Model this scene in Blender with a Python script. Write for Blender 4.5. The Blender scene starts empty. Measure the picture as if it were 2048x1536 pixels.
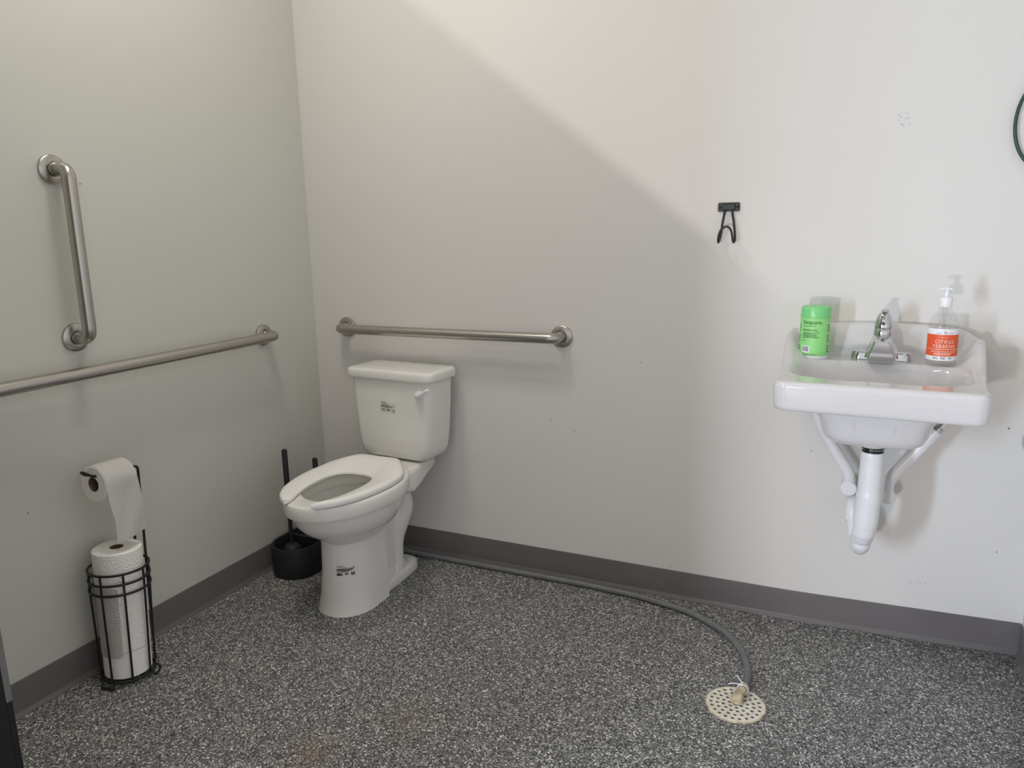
import bpy, bmesh, math, random
from mathutils import Vector, Matrix
PI = math.pi
random.seed(7)
C = bpy.context.scene.collection
def R(a): return math.radians(a)

# ------------------------------------------------------------------ materials
def mat(name, col, rough=.5, metal=0., spec=.5, coat=0., trans=0., ior=1.45):
    m = bpy.data.materials.new(name); m.use_nodes = True
    b = m.node_tree.nodes['Principled BSDF']
    b.inputs['Base Color'].default_value = (*col, 1); b.inputs['Roughness'].default_value = rough
    b.inputs['Metallic'].default_value = metal; b.inputs['Specular IOR Level'].default_value = spec
    b.inputs['Coat Weight'].default_value = coat; b.inputs['Coat Roughness'].default_value = .06
    b.inputs['Transmission Weight'].default_value = trans; b.inputs['IOR'].default_value = ior
    return m
def nodes(m): return m.node_tree.nodes, m.node_tree.links, m.node_tree.nodes['Principled BSDF']
def add_bump(m, scale, strength, dist=.001, detail=2., stretch=None):
    n, l, b = nodes(m)
    tc = n.new('ShaderNodeTexCoord'); t = n.new('ShaderNodeTexNoise'); bp = n.new('ShaderNodeBump')
    t.inputs['Scale'].default_value = scale; t.inputs['Detail'].default_value = detail
    if stretch:
        mp = n.new('ShaderNodeMapping'); mp.inputs['Scale'].default_value = stretch
        l.new(tc.outputs['Object'], mp.inputs['Vector']); l.new(mp.outputs['Vector'], t.inputs['Vector'])
    else: l.new(tc.outputs['Object'], t.inputs['Vector'])
    bp.inputs['Strength'].default_value = strength; bp.inputs['Distance'].default_value = dist
    l.new(t.outputs['Fac'], bp.inputs['Height']); l.new(bp.outputs['Normal'], b.inputs['Normal'])
def mottle(m, c1, c2, scale, detail=3.):
    n, l, b = nodes(m)
    tc = n.new('ShaderNodeTexCoord'); t = n.new('ShaderNodeTexNoise'); r = n.new('ShaderNodeValToRGB')
    t.inputs['Scale'].default_value = scale; t.inputs['Detail'].default_value = detail
    r.color_ramp.elements[0].position = .35; r.color_ramp.elements[0].color = (*c1, 1)
    r.color_ramp.elements[1].position = .65; r.color_ramp.elements[1].color = (*c2, 1)
    l.new(tc.outputs['Object'], t.inputs['Vector']); l.new(t.outputs['Fac'], r.inputs['Fac']); l.new(r.outputs['Color'], b.inputs['Base Color'])

M = {}
M['wall'] = mat('painted_wall', (.72, .70, .665), .38, spec=.4); mottle(M['wall'], (.720, .697, .664), (.730, .707, .674), 1.5); 
add_bump(M['wall'], 260, .06, .0006)
M['wall_left'] = mat('wall_left_darker', (.60, .595, .54), .38, spec=.4); mottle(M['wall_left'], (.595, .59, .535), (.605, .60, .545), 1.5); add_bump(M['wall_left'], 260, .06, .0006)  # left wall toned darker and greener than the other walls
M['ceiling'] = mat('ceiling_paint', (.75, .75, .72), .8)
M['base'] = mat('cove_rubber', (.15, .138, .138), .36, spec=.5); mottle(M['base'], (.144, .131, .131), (.156, .143, .143), 6)
M['porcelain'] = mat('vitreous_china', (.80, .785, .74), .12, spec=.5, coat=.4); mottle(M['porcelain'], (.795, .78, .735), (.805, .79, .745), 3)
M['seat'] = mat('seat_plastic', (.75, .735, .69), .22, spec=.5); mottle(M['seat'], (.865, .85, .81), (.875, .86, .82), 4)
M['sink'] = mat('sink_china', (.80, .785, .775), .08, spec=.5, coat=.5); mottle(M['sink'], (.655, .632, .625), (.665, .642, .635), 3)
M['steel'] = mat('brushed_steel', (.47, .445, .41), .3, metal=1.); add_bump(M['steel'], 60, .05, .0005, 3, (1, 1, 14))
M['chrome'] = mat('chrome', (.62, .63, .64), .06, metal=1.); mottle(M['chrome'], (.61, .62, .63), (.63, .64, .65), 8)
M['black_wire'] = mat('black_wire', (.012, .012, .012), .4); add_bump(M['black_wire'], 300, .1)
M['black_plastic'] = mat('black_plastic', (.016, .017, .02), .55); add_bump(M['black_plastic'], 500, .25, .0008)
M['hook_black'] = mat('hook_black', (.018, .018, .02), .35); add_bump(M['hook_black'], 300, .1)
M['tissue'] = mat('toilet_tissue', (.90, .88, .84), .95, spec=.1); add_bump(M['tissue'], 90, .5, .002, 4)
M['card'] = mat('cardboard', (.16, .11, .075), .9, spec=.1); add_bump(M['card'], 200, .3)
M['hose'] = mat('grey_hose', (.16, .165, .165), .35); 
M['pipe'] = mat('white_vinyl', (.80, .79, .80), .28); add_bump(M['pipe'], 35, .12, .002)
M['rubber'] = mat('black_rubber', (.01, .01, .012), .3); add_bump(M['rubber'], 200, .1)
M['drain'] = mat('drain_plastic', (.72, .68, .56), .5)
M['pit'] = mat('drain_pit', (.05, .035, .022), .8); add_bump(M['pit'], 60, .5)
M['tan'] = mat('tan_rubber', (.45, .36, .24), .5); mottle(M['tan'], (.34, .25, .15), (.62, .53, .38), 45)
M['white'] = mat('white_plastic', (.82, .82, .82), .3); mottle(M['white'], (.81, .81, .81), (.83, .83, .83), 10)
M['green'] = mat('green_plastic', (.30, .72, .24), .4); mottle(M['green'], (.29, .70, .23), (.31, .74, .25), 12)
M['green_lid'] = mat('green_lid', (.22, .66, .24), .28); mottle(M['green_lid'], (.21, .645, .23), (.23, .675, .25), 12)
M['ink'] = mat('dark_ink', (.012, .04, .012), .6); mottle(M['ink'], (.010, .036, .010), (.014, .044, .014), 40)
M['black_ink'] = mat('black_ink', (.06, .058, .05), .6); mottle(M['black_ink'], (.055, .053, .046), (.065, .063, .054), 40)
M['orange'] = mat('orange_label', (.74, .10, .025), .45); mottle(M['orange'], (.72, .095, .024), (.76, .105, .026), 20)
M['label_white'] = mat('label_paper', (.80, .80, .82), .45); mottle(M['label_white'], (.79, .79, .81), (.81, .81, .83), 20)
M['label_pink'] = mat('label_lettering', (.85, .70, .62), .5); mottle(M['label_pink'], (.84, .69, .61), (.86, .71, .63), 40)
M['green_cord'] = mat('green_cord', (.02, .065, .045), .4); add_bump(M['green_cord'], 300, .2)
M['door'] = mat('dark_door', (.012, .012, .014), .3); add_bump(M['door'], 40, .1)
M['door_edge'] = mat('grey_door_edge', (.16, .155, .15), .5); mottle(M['door_edge'], (.15, .145, .14), (.17, .165, .16), 12)
M['scuff'] = mat('scuff', (.25, .24, .23), .8); mottle(M['scuff'], (.2, .19, .18), (.3, .29, .28), 90)
M['faint'] = mat('faint_scuff', (.56, .545, .53), .8); mottle(M['faint'], (.54, .525, .51), (.58, .565, .55), 90)

def thin_glass(name, tint, rough=.03):
    m = bpy.data.materials.new(name); m.use_nodes = True; n = m.node_tree.nodes; l = m.node_tree.links
    n.clear(); o = n.new('ShaderNodeOutputMaterial'); mx = n.new('ShaderNodeMixShader'); t = n.new('ShaderNodeBsdfTransparent')
    g = n.new('ShaderNodeBsdfGlossy'); fr = n.new('ShaderNodeFresnel'); ns = n.new('ShaderNodeTexNoise'); r = n.new('ShaderNodeValToRGB')
    ns.inputs['Scale'].default_value = 30
    r.color_ramp.elements[0].color = (*[c * .985 for c in tint], 1); r.color_ramp.elements[1].color = (*tint, 1)
    l.new(ns.outputs['Fac'], r.inputs['Fac']); l.new(r.outputs['Color'], t.inputs['Color'])
    g.inputs['Roughness'].default_value = rough; fr.inputs['IOR'].default_value = 1.4
    ge = n.new('ShaderNodeNewGeometry'); iv = n.new('ShaderNodeMath'); iv.operation = 'SUBTRACT'; iv.inputs[0].default_value = 1
    mu = n.new('ShaderNodeMath'); mu.operation = 'MULTIPLY'; m3 = n.new('ShaderNodeMath'); m3.operation = 'MULTIPLY'; m3.inputs[1].default_value = .45
    l.new(ge.outputs['Backfacing'], iv.inputs[1]); l.new(iv.outputs['Value'], mu.inputs[0]); fr.inputs['IOR'].default_value = 1.4
    l.new(fr.outputs['Fac'], mu.inputs[1]); l.new(mu.outputs['Value'], m3.inputs[0]); l.new(m3.outputs['Value'], mx.inputs['Fac']); l.new(t.outputs['BSDF'], mx.inputs[1]); l.new(g.outputs['BSDF'], mx.inputs[2])
    l.new(mx.outputs['Shader'], o.inputs['Surface']); return m
M['glass'] = thin_glass('clear_bottle', (.95, .945, .94)); M['liquid'] = thin_glass('clear_soap', (.955, .94, .935), .1)

def floor_material():
    m = mat('speckled_epoxy', (.2, .2, .2), .42, spec=.35); n, l, b = nodes(m)
    tc = n.new('ShaderNodeTexCoord')
    def vor(scale):
        v = n.new('ShaderNodeTexVoronoi'); v.inputs['Scale'].default_value = scale; l.new(tc.outputs['Object'], v.inputs['Vector']); return v
    def ramp(src, stops):
        r = n.new('ShaderNodeValToRGB'); e = r.color_ramp; e.interpolation = 'CONSTANT'
        e.elements[0].position, e.elements[0].color = stops[0][0], (*[stops[0][1]] * 3, 1)
        e.elements[1].position, e.elements[1].color = stops[1][0], (*[stops[1][1]] * 3, 1)
        for p, c in stops[2:]:
            x = e.elements.new(p); x.color = (c, c * .985, c * .95, 1)
        sep = n.new('ShaderNodeSeparateColor'); l.new(src, sep.inputs['Color']); l.new(sep.outputs['Red'], r.inputs['Fac']); return r
    a = ramp(vor(275).outputs['Color'], [(0, .010), (.17, .05), (.31, .13), (.52, .20), (.70, .30), (.84, .55), (.93, .92)])
    c = ramp(vor(430).outputs['Color'], [(0, .02), (.16, .08), (.38, .15), (.62, .25), (.86, .60)])
    mx = n.new('ShaderNodeMix'); mx.data_type = 'RGBA'; mx.inputs['Factor'].default_value = .25
    l.new(a.outputs['Color'], mx.inputs[6]); l.new(c.outputs['Color'], mx.inputs[7])
    out = mx.outputs[2]
    # two rusty stains in the finish
    for (x, y, rad, amt, col) in ((.84, -1.14, .085, .30, (.20, .105, .05)), (.985, -.945, .10, .22, (.17, .125, .055))):
        vm = n.new('ShaderNodeVectorMath'); vm.operation = 'DISTANCE'; vm.inputs[1].default_value = (x, y, 0)
        ns = n.new('ShaderNodeTexNoise'); ns.inputs['Scale'].default_value = 22; l.new(tc.outputs['Object'], ns.inputs['Vector'])
        l.new(tc.outputs['Object'], vm.inputs[0])
        mr = n.new('ShaderNodeMapRange'); mr.inputs['From Min'].default_value = rad; mr.inputs['From Max'].default_value = rad * .2
        mr.inputs['To Min'].default_value = 0; mr.inputs['To Max'].default_value = amt * 2
        l.new(vm.outputs['Value'], mr.inputs['Value'])
        mu = n.new('ShaderNodeMath'); mu.operation = 'MULTIPLY'; mu.use_clamp = True
        l.new(mr.outputs['Result'], mu.inputs[0]); l.new(ns.outputs['Fac'], mu.inputs[1])
        m2 = n.new('ShaderNodeMix'); m2.data_type = 'RGBA'; m2.inputs[7].default_value = (*col, 1)
        l.new(mu.outputs['Value'], m2.inputs['Factor']); l.new(out, m2.inputs[6]); out = m2.outputs[2]
    l.new(out, b.inputs['Base Color'])
    ns = n.new('ShaderNodeTexNoise'); ns.inputs['Scale'].default_value = 500; l.new(tc.outputs['Object'], ns.inputs['Vector'])
    bp = n.new('ShaderNodeBump'); bp.inputs['Strength'].default_value = .25; bp.inputs['Distance'].default_value = .001
    l.new(ns.outputs['Fac'], bp.inputs['Height']); l.new(bp.outputs['Normal'], b.inputs['Normal'])
    return m
M['floor'] = floor_material()

# ribbed hose: wave bump along its length (uses UV-free object noise) ; stained drain plastic
mottle(M['hose'], (.15, .155, .155), (.175, .18, .18), 30)
mottle(M['drain'], (.66, .60, .48), (.80, .77, .68), 45, 4)

# ------------------------------------------------------------------ mesh helpers
def link(name, me, m=None, parent=None, smooth=True):
    o = bpy.data.objects.new(name, me); C.objects.link(o)
    if m is not None: me.materials.append(m)
    if parent is not None: o.parent = parent
    if smooth:
        for p in me.polygons: p.use_smooth = True
    return o
def obj(name, bm, m, parent=None, smooth=True, sharp=35, bevel=0, subsurf=0, weld=False):
    if weld: bmesh.ops.remove_doubles(bm, verts=bm.verts, dist=1e-6)
    bmesh.ops.recalc_face_normals(bm, faces=bm.faces)
    if smooth and sharp:
        for e in bm.edges:
            if len(e.link_faces) == 2 and e.calc_face_angle(0) > R(sharp): e.smooth = False
    me = bpy.data.meshes.new(name); bm.to_mesh(me); bm.free()
    o = link(name, me, m, parent, smooth)
    if bevel:
        b = o.modifiers.new('bevel', 'BEVEL'); b.width = bevel; b.segments = 3; b.limit_method = 'ANGLE'; b.angle_limit = R(30)
    if subsurf:
        s = o.modifiers.new('subdivision', 'SUBSURF'); s.levels = subsurf; s.render_levels = subsurf
    return o
def thing(name, label, cat, loc=(0, 0, 0), rotz=0, group=None):
    o = bpy.data.objects.new(name, None); C.objects.link(o); o.empty_display_size = .05
    o.location = loc; o.rotation_euler = (0, 0, rotz); o['label'] = label; o['category'] = cat
    if group: o['group'] = group
    return o
def tag(o, label, cat, group=None):
    o['label'] = label; o['category'] = cat
    if group: o['group'] = group
    return o
def struct(o): o['kind'] = 'structure'; return o

def add_box(bm, a, b):
    x0, y0, z0 = a; x1, y1, z1 = b
    v = [bm.verts.new(p) for p in ((x0,y0,z0),(x1,y0,z0),(x1,y1,z0),(x0,y1,z0),(x0,y0,z1),(x1,y0,z1),(x1,y1,z1),(x0,y1,z1))]
    for f in ((3,2,1,0),(4,5,6,7),(0,1,5,4),(1,2,6,5),(2,3,7,6),(3,0,4,7)): bm.faces.new([v[i] for i in f])
def loft(bm, secs, cap0=True, cap1=True, closed=True):
    rings = [[bm.verts.new(p) for p in s] for s in secs]
    n = len(rings[0])
    for a, b in zip(rings, rings[1:]):
        for i in range(n if closed else n - 1):
            j = (i + 1) % n
            bm.faces.new((a[i], a[j], b[j], b[i]))
    if cap0: bm.faces.new(list(reversed(rings[0])))
    if cap1: bm.faces.new(rings[-1])
    return rings
def lathe(bm, prof, c=(0, 0, 0), n=48, axis='z', cap0=True, cap1=True):
    secs = []
    for r, h in prof:
        s = []
        for i in range(n):
            a = 2 * PI * i / n; u, v = r * math.cos(a), r * math.sin(a)
            p = {'z': (u, v, h), 'y': (u, h, v), 'x': (h, u, v)}[axis]
            s.append((c[0] + p[0], c[1] + p[1], c[2] + p[2]))
        secs.append(s)
    loft(bm, secs, cap0, cap1)
def catmull(pts, k=8):
    P = [Vector(p) for p in pts]; out = []
    for i in range(len(P) - 1):
        p0 = P[max(i - 1, 0)]; p1 = P[i]; p2 = P[i + 1]; p3 = P[min(i + 2, len(P) - 1)]
        for j in range(k):
            t = j / k
            out.append(.5 * ((2 * p1) + (p2 - p0) * t + (2 * p0 - 5 * p1 + 4 * p2 - p3) * t * t + (3 * p1 - p0 - 3 * p2 + p3) * t ** 3))
    out.append(P[-1]); return out
def tube(bm, pts, r, n=16, closed=False, caps=True):
    P = [Vector(p) for p in pts]; m = len(P); rr = r if isinstance(r, (list, tuple)) else [r] * m
    T = []
    for i in range(m):
        a = P[(i - 1) % m] if (closed or i > 0) else P[i]; b = P[(i + 1) % m] if (closed or i < m - 1) else P[i]
        T.append((b - a).normalized())
    ref = Vector((0, 0, 1)) if abs(T[0].z) < .9 else Vector((1, 0, 0))
    nrm = (ref - T[0] * ref.dot(T[0])).normalized(); secs = []
    for i in range(m):
        nrm = (nrm - T[i] * nrm.dot(T[i])).normalized(); bi = T[i].cross(nrm)
        secs.append([P[i] + rr[i] * (math.cos(2 * PI * k / n) * nrm + math.sin(2 * PI * k / n) * bi) for k in range(n)])
    if closed:
        # align last ring to first
        rings = [[bm.verts.new(p) for p in s] for s in secs]
        best = min(range(n), key=lambda s: (secs[-1][s] - secs[0][0]).length)
        for q in range(m):
            a, b = rings[q], rings[(q + 1) % m]; off = best if q == m - 1 else 0
            for k in range(n):
                if q == m - 1: bm.faces.new((a[(k + off) % n], a[(k + 1 + off) % n], b[(k + 1) % n], b[k]))
                else: bm.faces.new((a[k], a[(k + 1) % n], b[(k + 1) % n], b[k]))
    else: loft(bm, secs, caps, caps)
def bend(pts, rad, k=8):
    """polyline with rounded corners"""
    P = [Vector(p) for p in pts]; out = [P[0]]
    for i in range(1, len(P) - 1):
        a = (P[i - 1] - P[i]); b = (P[i + 1] - P[i]); d = min(rad, a.length * .49, b.length * .49)
        p0 = P[i] + a.normalized() * d; p1 = P[i] + b.normalized() * d
        for j in range(k + 1):
            t = j / k; out.append(p0 * (1 - t) ** 2 + P[i] * 2 * t * (1 - t) + p1 * t * t)
    out.append(P[-1]); return out
def rrect(hw, v0, v1, r, n=6):
    """rounded rectangle, u in +-hw, v in v0..v1 -> list of (u, v), counter-clockwise"""
    r = min(r, hw * .98, (v1 - v0) * .49); o = []
    for cx, cy, a0 in ((hw - r, v0 + r, -90), (hw - r, v1 - r, 0), (-hw + r, v1 - r, 90), (-hw + r, v0 + r, 180)):
        for i in range(n + 1):
            a = R(a0 + 90 * i / n); o.append((cx + r * math.cos(a), cy + r * math.sin(a)))
    return o
def smooth01(t): t = max(0., min(1., t)); return t * t * (3 - 2 * t)

_txt = {}
def text_tris(s, size, extr=0., align='LEFT', spacing=1.0):
    """lettering -> (verts, faces), baseline at y = 0"""
    cu = bpy.data.curves.new('lettering', 'FONT'); cu.body = s; cu.size = size; cu.align_x = align; cu.space_character = spacing
    cu.resolution_u = 3
    o = bpy.data.objects.new('lettering', cu); C.objects.link(o)
    dg = bpy.context.evaluated_depsgraph_get(); me = o.evaluated_get(dg).to_mesh()
    V = [v.co.copy() for v in me.vertices]; F = [list(p.vertices) for p in me.polygons]
    o.evaluated_get(dg).to_mesh_clear(); bpy.data.objects.remove(o); bpy.data.curves.remove(cu)
    return V, F
def put_tris(bm, V, F, f):
    vs = [bm.verts.new(f(v)) for v in V]
    for q in F:
        try: bm.faces.new([vs[i] for i in q])
        except ValueError: pass
def rect_patch(x0, y0, x1, y1, n=1):
    V = []; F = []
    for i in range(n + 1):
        x = x0 + (x1 - x0) * i / n; V += [Vector((x, y0, 0)), Vector((x, y1, 0))]
    for i in range(n): F.append([2 * i, 2 * i + 2, 2 * i + 3, 2 * i + 1])
    return V, F

# ------------------------------------------------------------------ the room
PHI, X0B, X1B = .06584, 1.742, 2.002          # back wall bends gently away between these two x
def wall_y(x):
    if x <= X0B: return 0.
    L = X1B - X0B; t = min((x - X0B) / L, 1.); y = PHI * L * (t ** 3 - .5 * t ** 4)
    return y + max(0., x - X1B) * math.tan(PHI)
def wall_n(x): return PHI * smooth01((x - X0B) / (X1B - X0B))
XR, YF, ZC = 2.515, -2.45, 2.90

bm = bmesh.new(); add_box(bm, (-.12, -6.5, -.1), (4.2, .3, 0)); struct(obj('floor', bm, M['floor'], smooth=False))
bm = bmesh.new(); add_box(bm, (-.12, YF - .12, ZC), (XR + .12, .3, ZC + .1)); struct(obj('ceiling', bm, M['ceiling'], smooth=False))
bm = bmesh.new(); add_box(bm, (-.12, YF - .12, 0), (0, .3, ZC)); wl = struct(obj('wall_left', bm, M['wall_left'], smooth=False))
bm = bmesh.new(); add_box(bm, (XR, YF - .12, 0), (XR + .12, .3, ZC)); struct(obj('wall_right', bm, M['wall'], smooth=False))
xs = [0, .4, .8, 1.2, 1.6] + [X0B + (X1B - X0B) * i / 16 for i in range(17)] + [2.2, XR]
bm = bmesh.new()
loft(bm, [[(x, wall_y(x), 0), (x, wall_y(x), ZC), (x, .28, ZC), (x, .28, 0)] for x in xs])
wb = struct(obj('wall_back', bm, M['wall'], smooth=True))
# front wall with a wide opening (behind the photographer)
OX0, OX1, OZ = .66, 2.45, 2.10
bm = bmesh.new()
add_box(bm, (0, YF - .12, 0), (OX0, YF, ZC)); add_box(bm, (OX1, YF - .12, 0), (XR, YF, ZC)); add_box(bm, (OX0, YF - .12, OZ), (OX1, YF, ZC))
struct(obj('wall_front', bm, M['wall'], smooth=False))

# cove base: profile (out from wall, height)
PROF = [(.0005, 0), (.0110, 0), (.0114, .0014), (.0098, .0042), (.0048, .0112), (.0036, .0135), (.0033, .016), (.0033, .096), (.0026, .1005), (.0005, .1015)]
def cove(name, path):          # path: list of (x, y, nx, ny) with the room-side normal
    bm = bmesh.new(); loft(bm, [[(x + nx * o, y + ny * o, z) for o, z in PROF] for x, y, nx, ny in path])
    return struct(obj(name, bm, M['base'], sharp=28))
cove('baseboard_back', [(x + .0035 * (x == 0) - .0035 * (x == XR), wall_y(x), math.sin(wall_n(x)), -math.cos(wall_n(x))) for x in xs])
cove('baseboard_left', [(0, -.0036, 1, 0), (0, YF + .004, 1, 0)])
cove('baseboard_right', [(XR, wall_y(XR) - .004, -1, 0), (XR, YF + .004, -1, 0)])

# scuffs and specks on the paint
def flecks(name, parent, pts, m, where):
    bm = bmesh.new()
    for (a, z, rx, rz) in pts:
        ring = [(a + rx * math.cos(t) * random.uniform(.7, 1.2), z + rz * math.sin(t) * random.uniform(.7, 1.2)) for t in [2 * PI * k / 9 for k in range(9)]]
        loft(bm, [[where(u, v, .0001) for u, v in ring], [where(u, v, .0005) for u, v in ring]])
    return obj(name, bm, m, parent, smooth=False)
onback = lambda x, z, o: (x + math.sin(wall_n(x)) * o, wall_y(x) - math.cos(wall_n(x)) * o, z)
onleft = lambda y, z, o: (o, y, z)
flecks('scuff_marks', wb, [(2.4285, .3172, .0022, .004), (2.4215, .694, .0035, .0035), (2.2115, .1845, .0015, .0015), (2.229, .1885, .002, .0008), (2.238, .1885, .004, .0006), (2.255, .1885, .0025, .0008),
    (1.478, .117, .0015, .0025), (1.03, .60, .002, .004), (1.12, .57, .006, .0012), (.72, .43, .002, .002), (1.36, .83, .004, .0014), (1.905, .58, .0012, .004), (.09, 1.33, .002, .002)], M['scuff'], onback)
flecks('faint_scuffs', wb, [(2.0836 - .012 + i * .004 + random.uniform(-.003, .003), 1.5536 + math.sin(i * 1.3) * .016, .003, .0025) for i in range(9)], M['faint'], onback)
flecks('scuff_marks', wl, [(-.957, 1.4254, .003, .0022), (-.79, .78, .002, .002), (-1.24, .55, .002, .003)], M['scuff'], onleft)

# dark door leaf folded back at the left of the opening
HX, HY, GX, GY = .635, YF + .03, .612, -1.694
dl = math.hypot(GX - HX, GY - HY); da = math.atan2(GY - HY, GX - HX)
bm = bmesh.new(); add_box(bm, (0, -.0225, .012), (dl - .012, .0225, 2.06))
door = obj('door_1', bm, M['door'], smooth=False, bevel=.002); door.location = (HX, HY, 0); door.rotation_euler = (0, 0, da); struct(door)
bm = bmesh.new(); add_box(bm, (dl - .012, -.0225, .445), (dl, .0225, 2.06)); obj('door_edge_strip', bm, M['door_edge'], door, smooth=False, bevel=.002)
bm = bmesh.new(); add_box(bm, (dl - .012, -.0225, .012), (dl - .001, .0225, .445)); obj('kick_plate', bm, M['door'], door, smooth=False, bevel=.002)

# ------------------------------------------------------------------ grab bars
def grab_bar(name, label, p0, p1, nrm, r=.0182, out=.066, group=None):
    """p0, p1 on the wall; nrm into the room"""
    p0, p1, nrm = Vector(p0), Vector(p1), Vector(nrm)
    t = thing(name, label, 'grab bar', p0); a = (p1 - p0)
    bm = bmesh.new(); tube(bm, bend([nrm * .004, nrm * out, a + nrm * out, a + nrm * .004], .055, 12), r, 28); obj('bar', bm, M['steel'], t)
    for c in (Vector((0, 0, 0)), a):
        bm = bmesh.new()
        prof = [(.039, .0006), (.0395, .004), (.0385, .0075), (.034, .0105), (.025, .0128), (.0205, .0132), (.0190, .0125), (.0188, .003)]
        secs = []
        u = a.normalized(); v = nrm.cross(u)
        for rr, h in prof:
            secs.append([c + nrm * h + (u * math.cos(q) + v * math.sin(q)) * rr for q in [2 * PI * k / 44 for k in range(44)]])
        loft(bm, secs, True, False); obj('flange', bm, M['steel'], t)
    return t
grab_bar('grab_bar', 'long horizontal steel grab bar on the wall behind the toilet tank', (.1628, 0, .907), (1.076, 0, .907), (0, -1, 0))
grab_bar('grab_bar', 'longest horizontal steel grab bar along the left wall, running out of frame', (0, -.301, .908), (0, -1.368, .908), (1, 0, 0))
grab_bar('grab_bar', 'short vertical steel grab bar on the left wall', (0, -1.036, 1.002), (0, -1.036, 1.460), (1, 0, 0))

# ------------------------------------------------------------------ toilet  (local u -> x, v -> -y)
TX = .474
toilet = thing('toilet', 'white two-piece toilet with an open-front seat against the back wall', 'toilet', (TX, 0, 0))
NT = 64
def egg(hw, vb, vf, z, sq=1.85):
    vm = vb + .46 * (vf - vb); s = []
    for i in range(NT):
        t = 2 * PI * i / NT; cs, sn = math.cos(t), math.sin(t)
        if cs >= 0: u = hw * sn; v = vm + (vf - vm) * (abs(cs) ** .96)
        else:
            u = hw * math.copysign(abs(sn) ** (2 / sq), sn); v = vm - (vm - vb) * abs(cs) ** (2 / sq)
        s.append((u, -v, z))
    return s
def dsec(hw, vb, vf, z, c=-.013, n=16):
    """front column: half-ellipse front, straight sides, flat back"""
    vm = vf - .115; s = [(c + hw, -vb, z)]
    for i in range(n + 1):
        t = PI * i / n; s.append((c + hw * math.cos(t), -(vm + (vf - vm) * math.sin(t)), z))
    s.append((c - hw, -vb, z)); return s
bm = bmesh.new()
loft(bm, [egg(.085, .30, .572, .262), egg(.104, .285, .590, .283), egg(.124, .27, .622, .298), egg(.143, .25, .656, .322), egg(.158, .23, .687, .355), egg(.1635, .217, .700, .385), egg(.1655, .213, .704, .3955),
          egg(.166, .213, .705, .3975), egg(.1765, .20, .7195, .3985), egg(.1785, .198, .7225, .403), egg(.1785, .198, .7225, .436), egg(.176, .200, .720, .4425), egg(.171, .205, .714, .4455), egg(.160, .215, .70, .446),
          egg(.128, .335, .655, .446), egg(.122, .34, .648, .443), egg(.120, .342, .646, .41), egg(.124, .335, .652, .398), egg(.132, .32, .66, .39), egg(.126, .325, .645, .36), egg(.105, .34, .60, .31), egg(.07, .36, .53, .25), egg(.04, .37, .46, .20)])
loft(bm, [dsec(.1065, .375, .579, 0, -.026), dsec(.1055, .375, .577, .006, -.026), dsec(.0985, .372, .571, .06, -.021), dsec(.0915, .37, .571, .15, -.015), dsec(.0875, .37, .572, .24, -.013), dsec(.0865, .37, .574, .305, -.012)])
# rear deck that carries the tank
def dk(v, hw, zb, zt, r=.014): return [(u, -v, z) for u, z in rrect(hw, zb, zt, r)]
loft(bm, [dk(.036, .088, .402, .437), dk(.045, .096, .394, .4415), dk(.08, .104, .390, .441), (dk(.13, .110, .380, .441)), dk(.18, .118, .366, .441), dk(.24, .124, .348, .4435, .02), dk(.285, .116, .350, .4445, .03), dk(.325, .100, .360, .4440, .03)])
# trapway and web
tw = [((-.345, .335), .056), ((-.225, .325), .060), ((-.190, .275), .066), ((-.212, .215), .061), ((-.230, .15), .048), ((-.234, .09), .045), ((-.234, .0), .050)]
tp_ = catmull([(0, y, z) for (y, z), _ in tw], 8); tr_ = [v.x for v in catmull([(r_, 0, 0) for _, r_ in tw], 8)]
tube(bm, tp_, tr_, 28)
add_box(bm, (-.036, -.40, 0), (.036, -.22, .33))
# foot
foot = [(.080, .41), (.079, .36), (.070, .22), (.063, .155), (.047, .118), (.023, .103), (0, .100)]
foot = foot + [(-u, v) for u, v in reversed(foot[:-1])]; foot = [(u - .008 - .012 * (v - .1) / .3, v) for u, v in foot]
def ft(s, z): return [(u * s, -(.28 + (v - .28) * s), z) for u, v in foot]
loft(bm, [ft(1.03, 0), ft(1.03, .005), ft(1.0, .022), ft(.96, .029), ft(.9, .032), ft(.86, .034)])
loft(bm, [[(u * k, -(.30 + (v - .30) * k * .93), z) for u, v in foot] for k, z in ((.80, .03), (.70, .05), (.62, .075), (.56, .105))])
obj('bowl', bm, M['porcelain'], toilet, sharp=40)
for s in (1, -1):
    bm = bmesh.new(); lathe(bm, [(.0145, .028), (.0150, .034), (.012, .046), (.0085, .056), (.0055, .060)], (s * .046 - .013, -.262, 0), 20); obj('bolt_cap', bm, M['seat'], toilet)

# seat
def seat_outline():
    half = [(.0, .268), (.070, .268), (.086, .275), (.098, .289), (.150, .352), (.1625, .385), (.168, .43), (.1685, .475), (.163, .53), (.152, .58), (.135, .63), (.112, .672), (.088, .701), (.062, .718), (.052, .722)]
    return half
def inner_outline():
    half = [(.0, .402), (.030, .404), (.052, .411), (.068, .424), (.078, .440), (.084, .46), (.087, .49), (.0865, .53), (.083, .57), (.077, .605), (.070, .633), (.062, .655), (.056, .670), (.052, .684), (.050, .694)]
    return half
def resample(pts, n):
    P = catmull([(u, v, 0) for u, v in pts], 6); d = [0]
    for a, b in zip(P, P[1:]): d.append(d[-1] + (b - a).length)
    out = []
    for i in range(n):
        s = d[-1] * i / (n - 1); k = max(j for j in range(len(d)) if d[j] <= s + 1e-9); k = min(k, len(P) - 2)
        t = (s - d[k]) / max(d[k + 1] - d[k], 1e-9); out.append(P[k].lerp(P[k + 1], t))
    return out
O, I = resample(seat_outline(), 40), resample(inner_outline(), 40)
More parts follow.
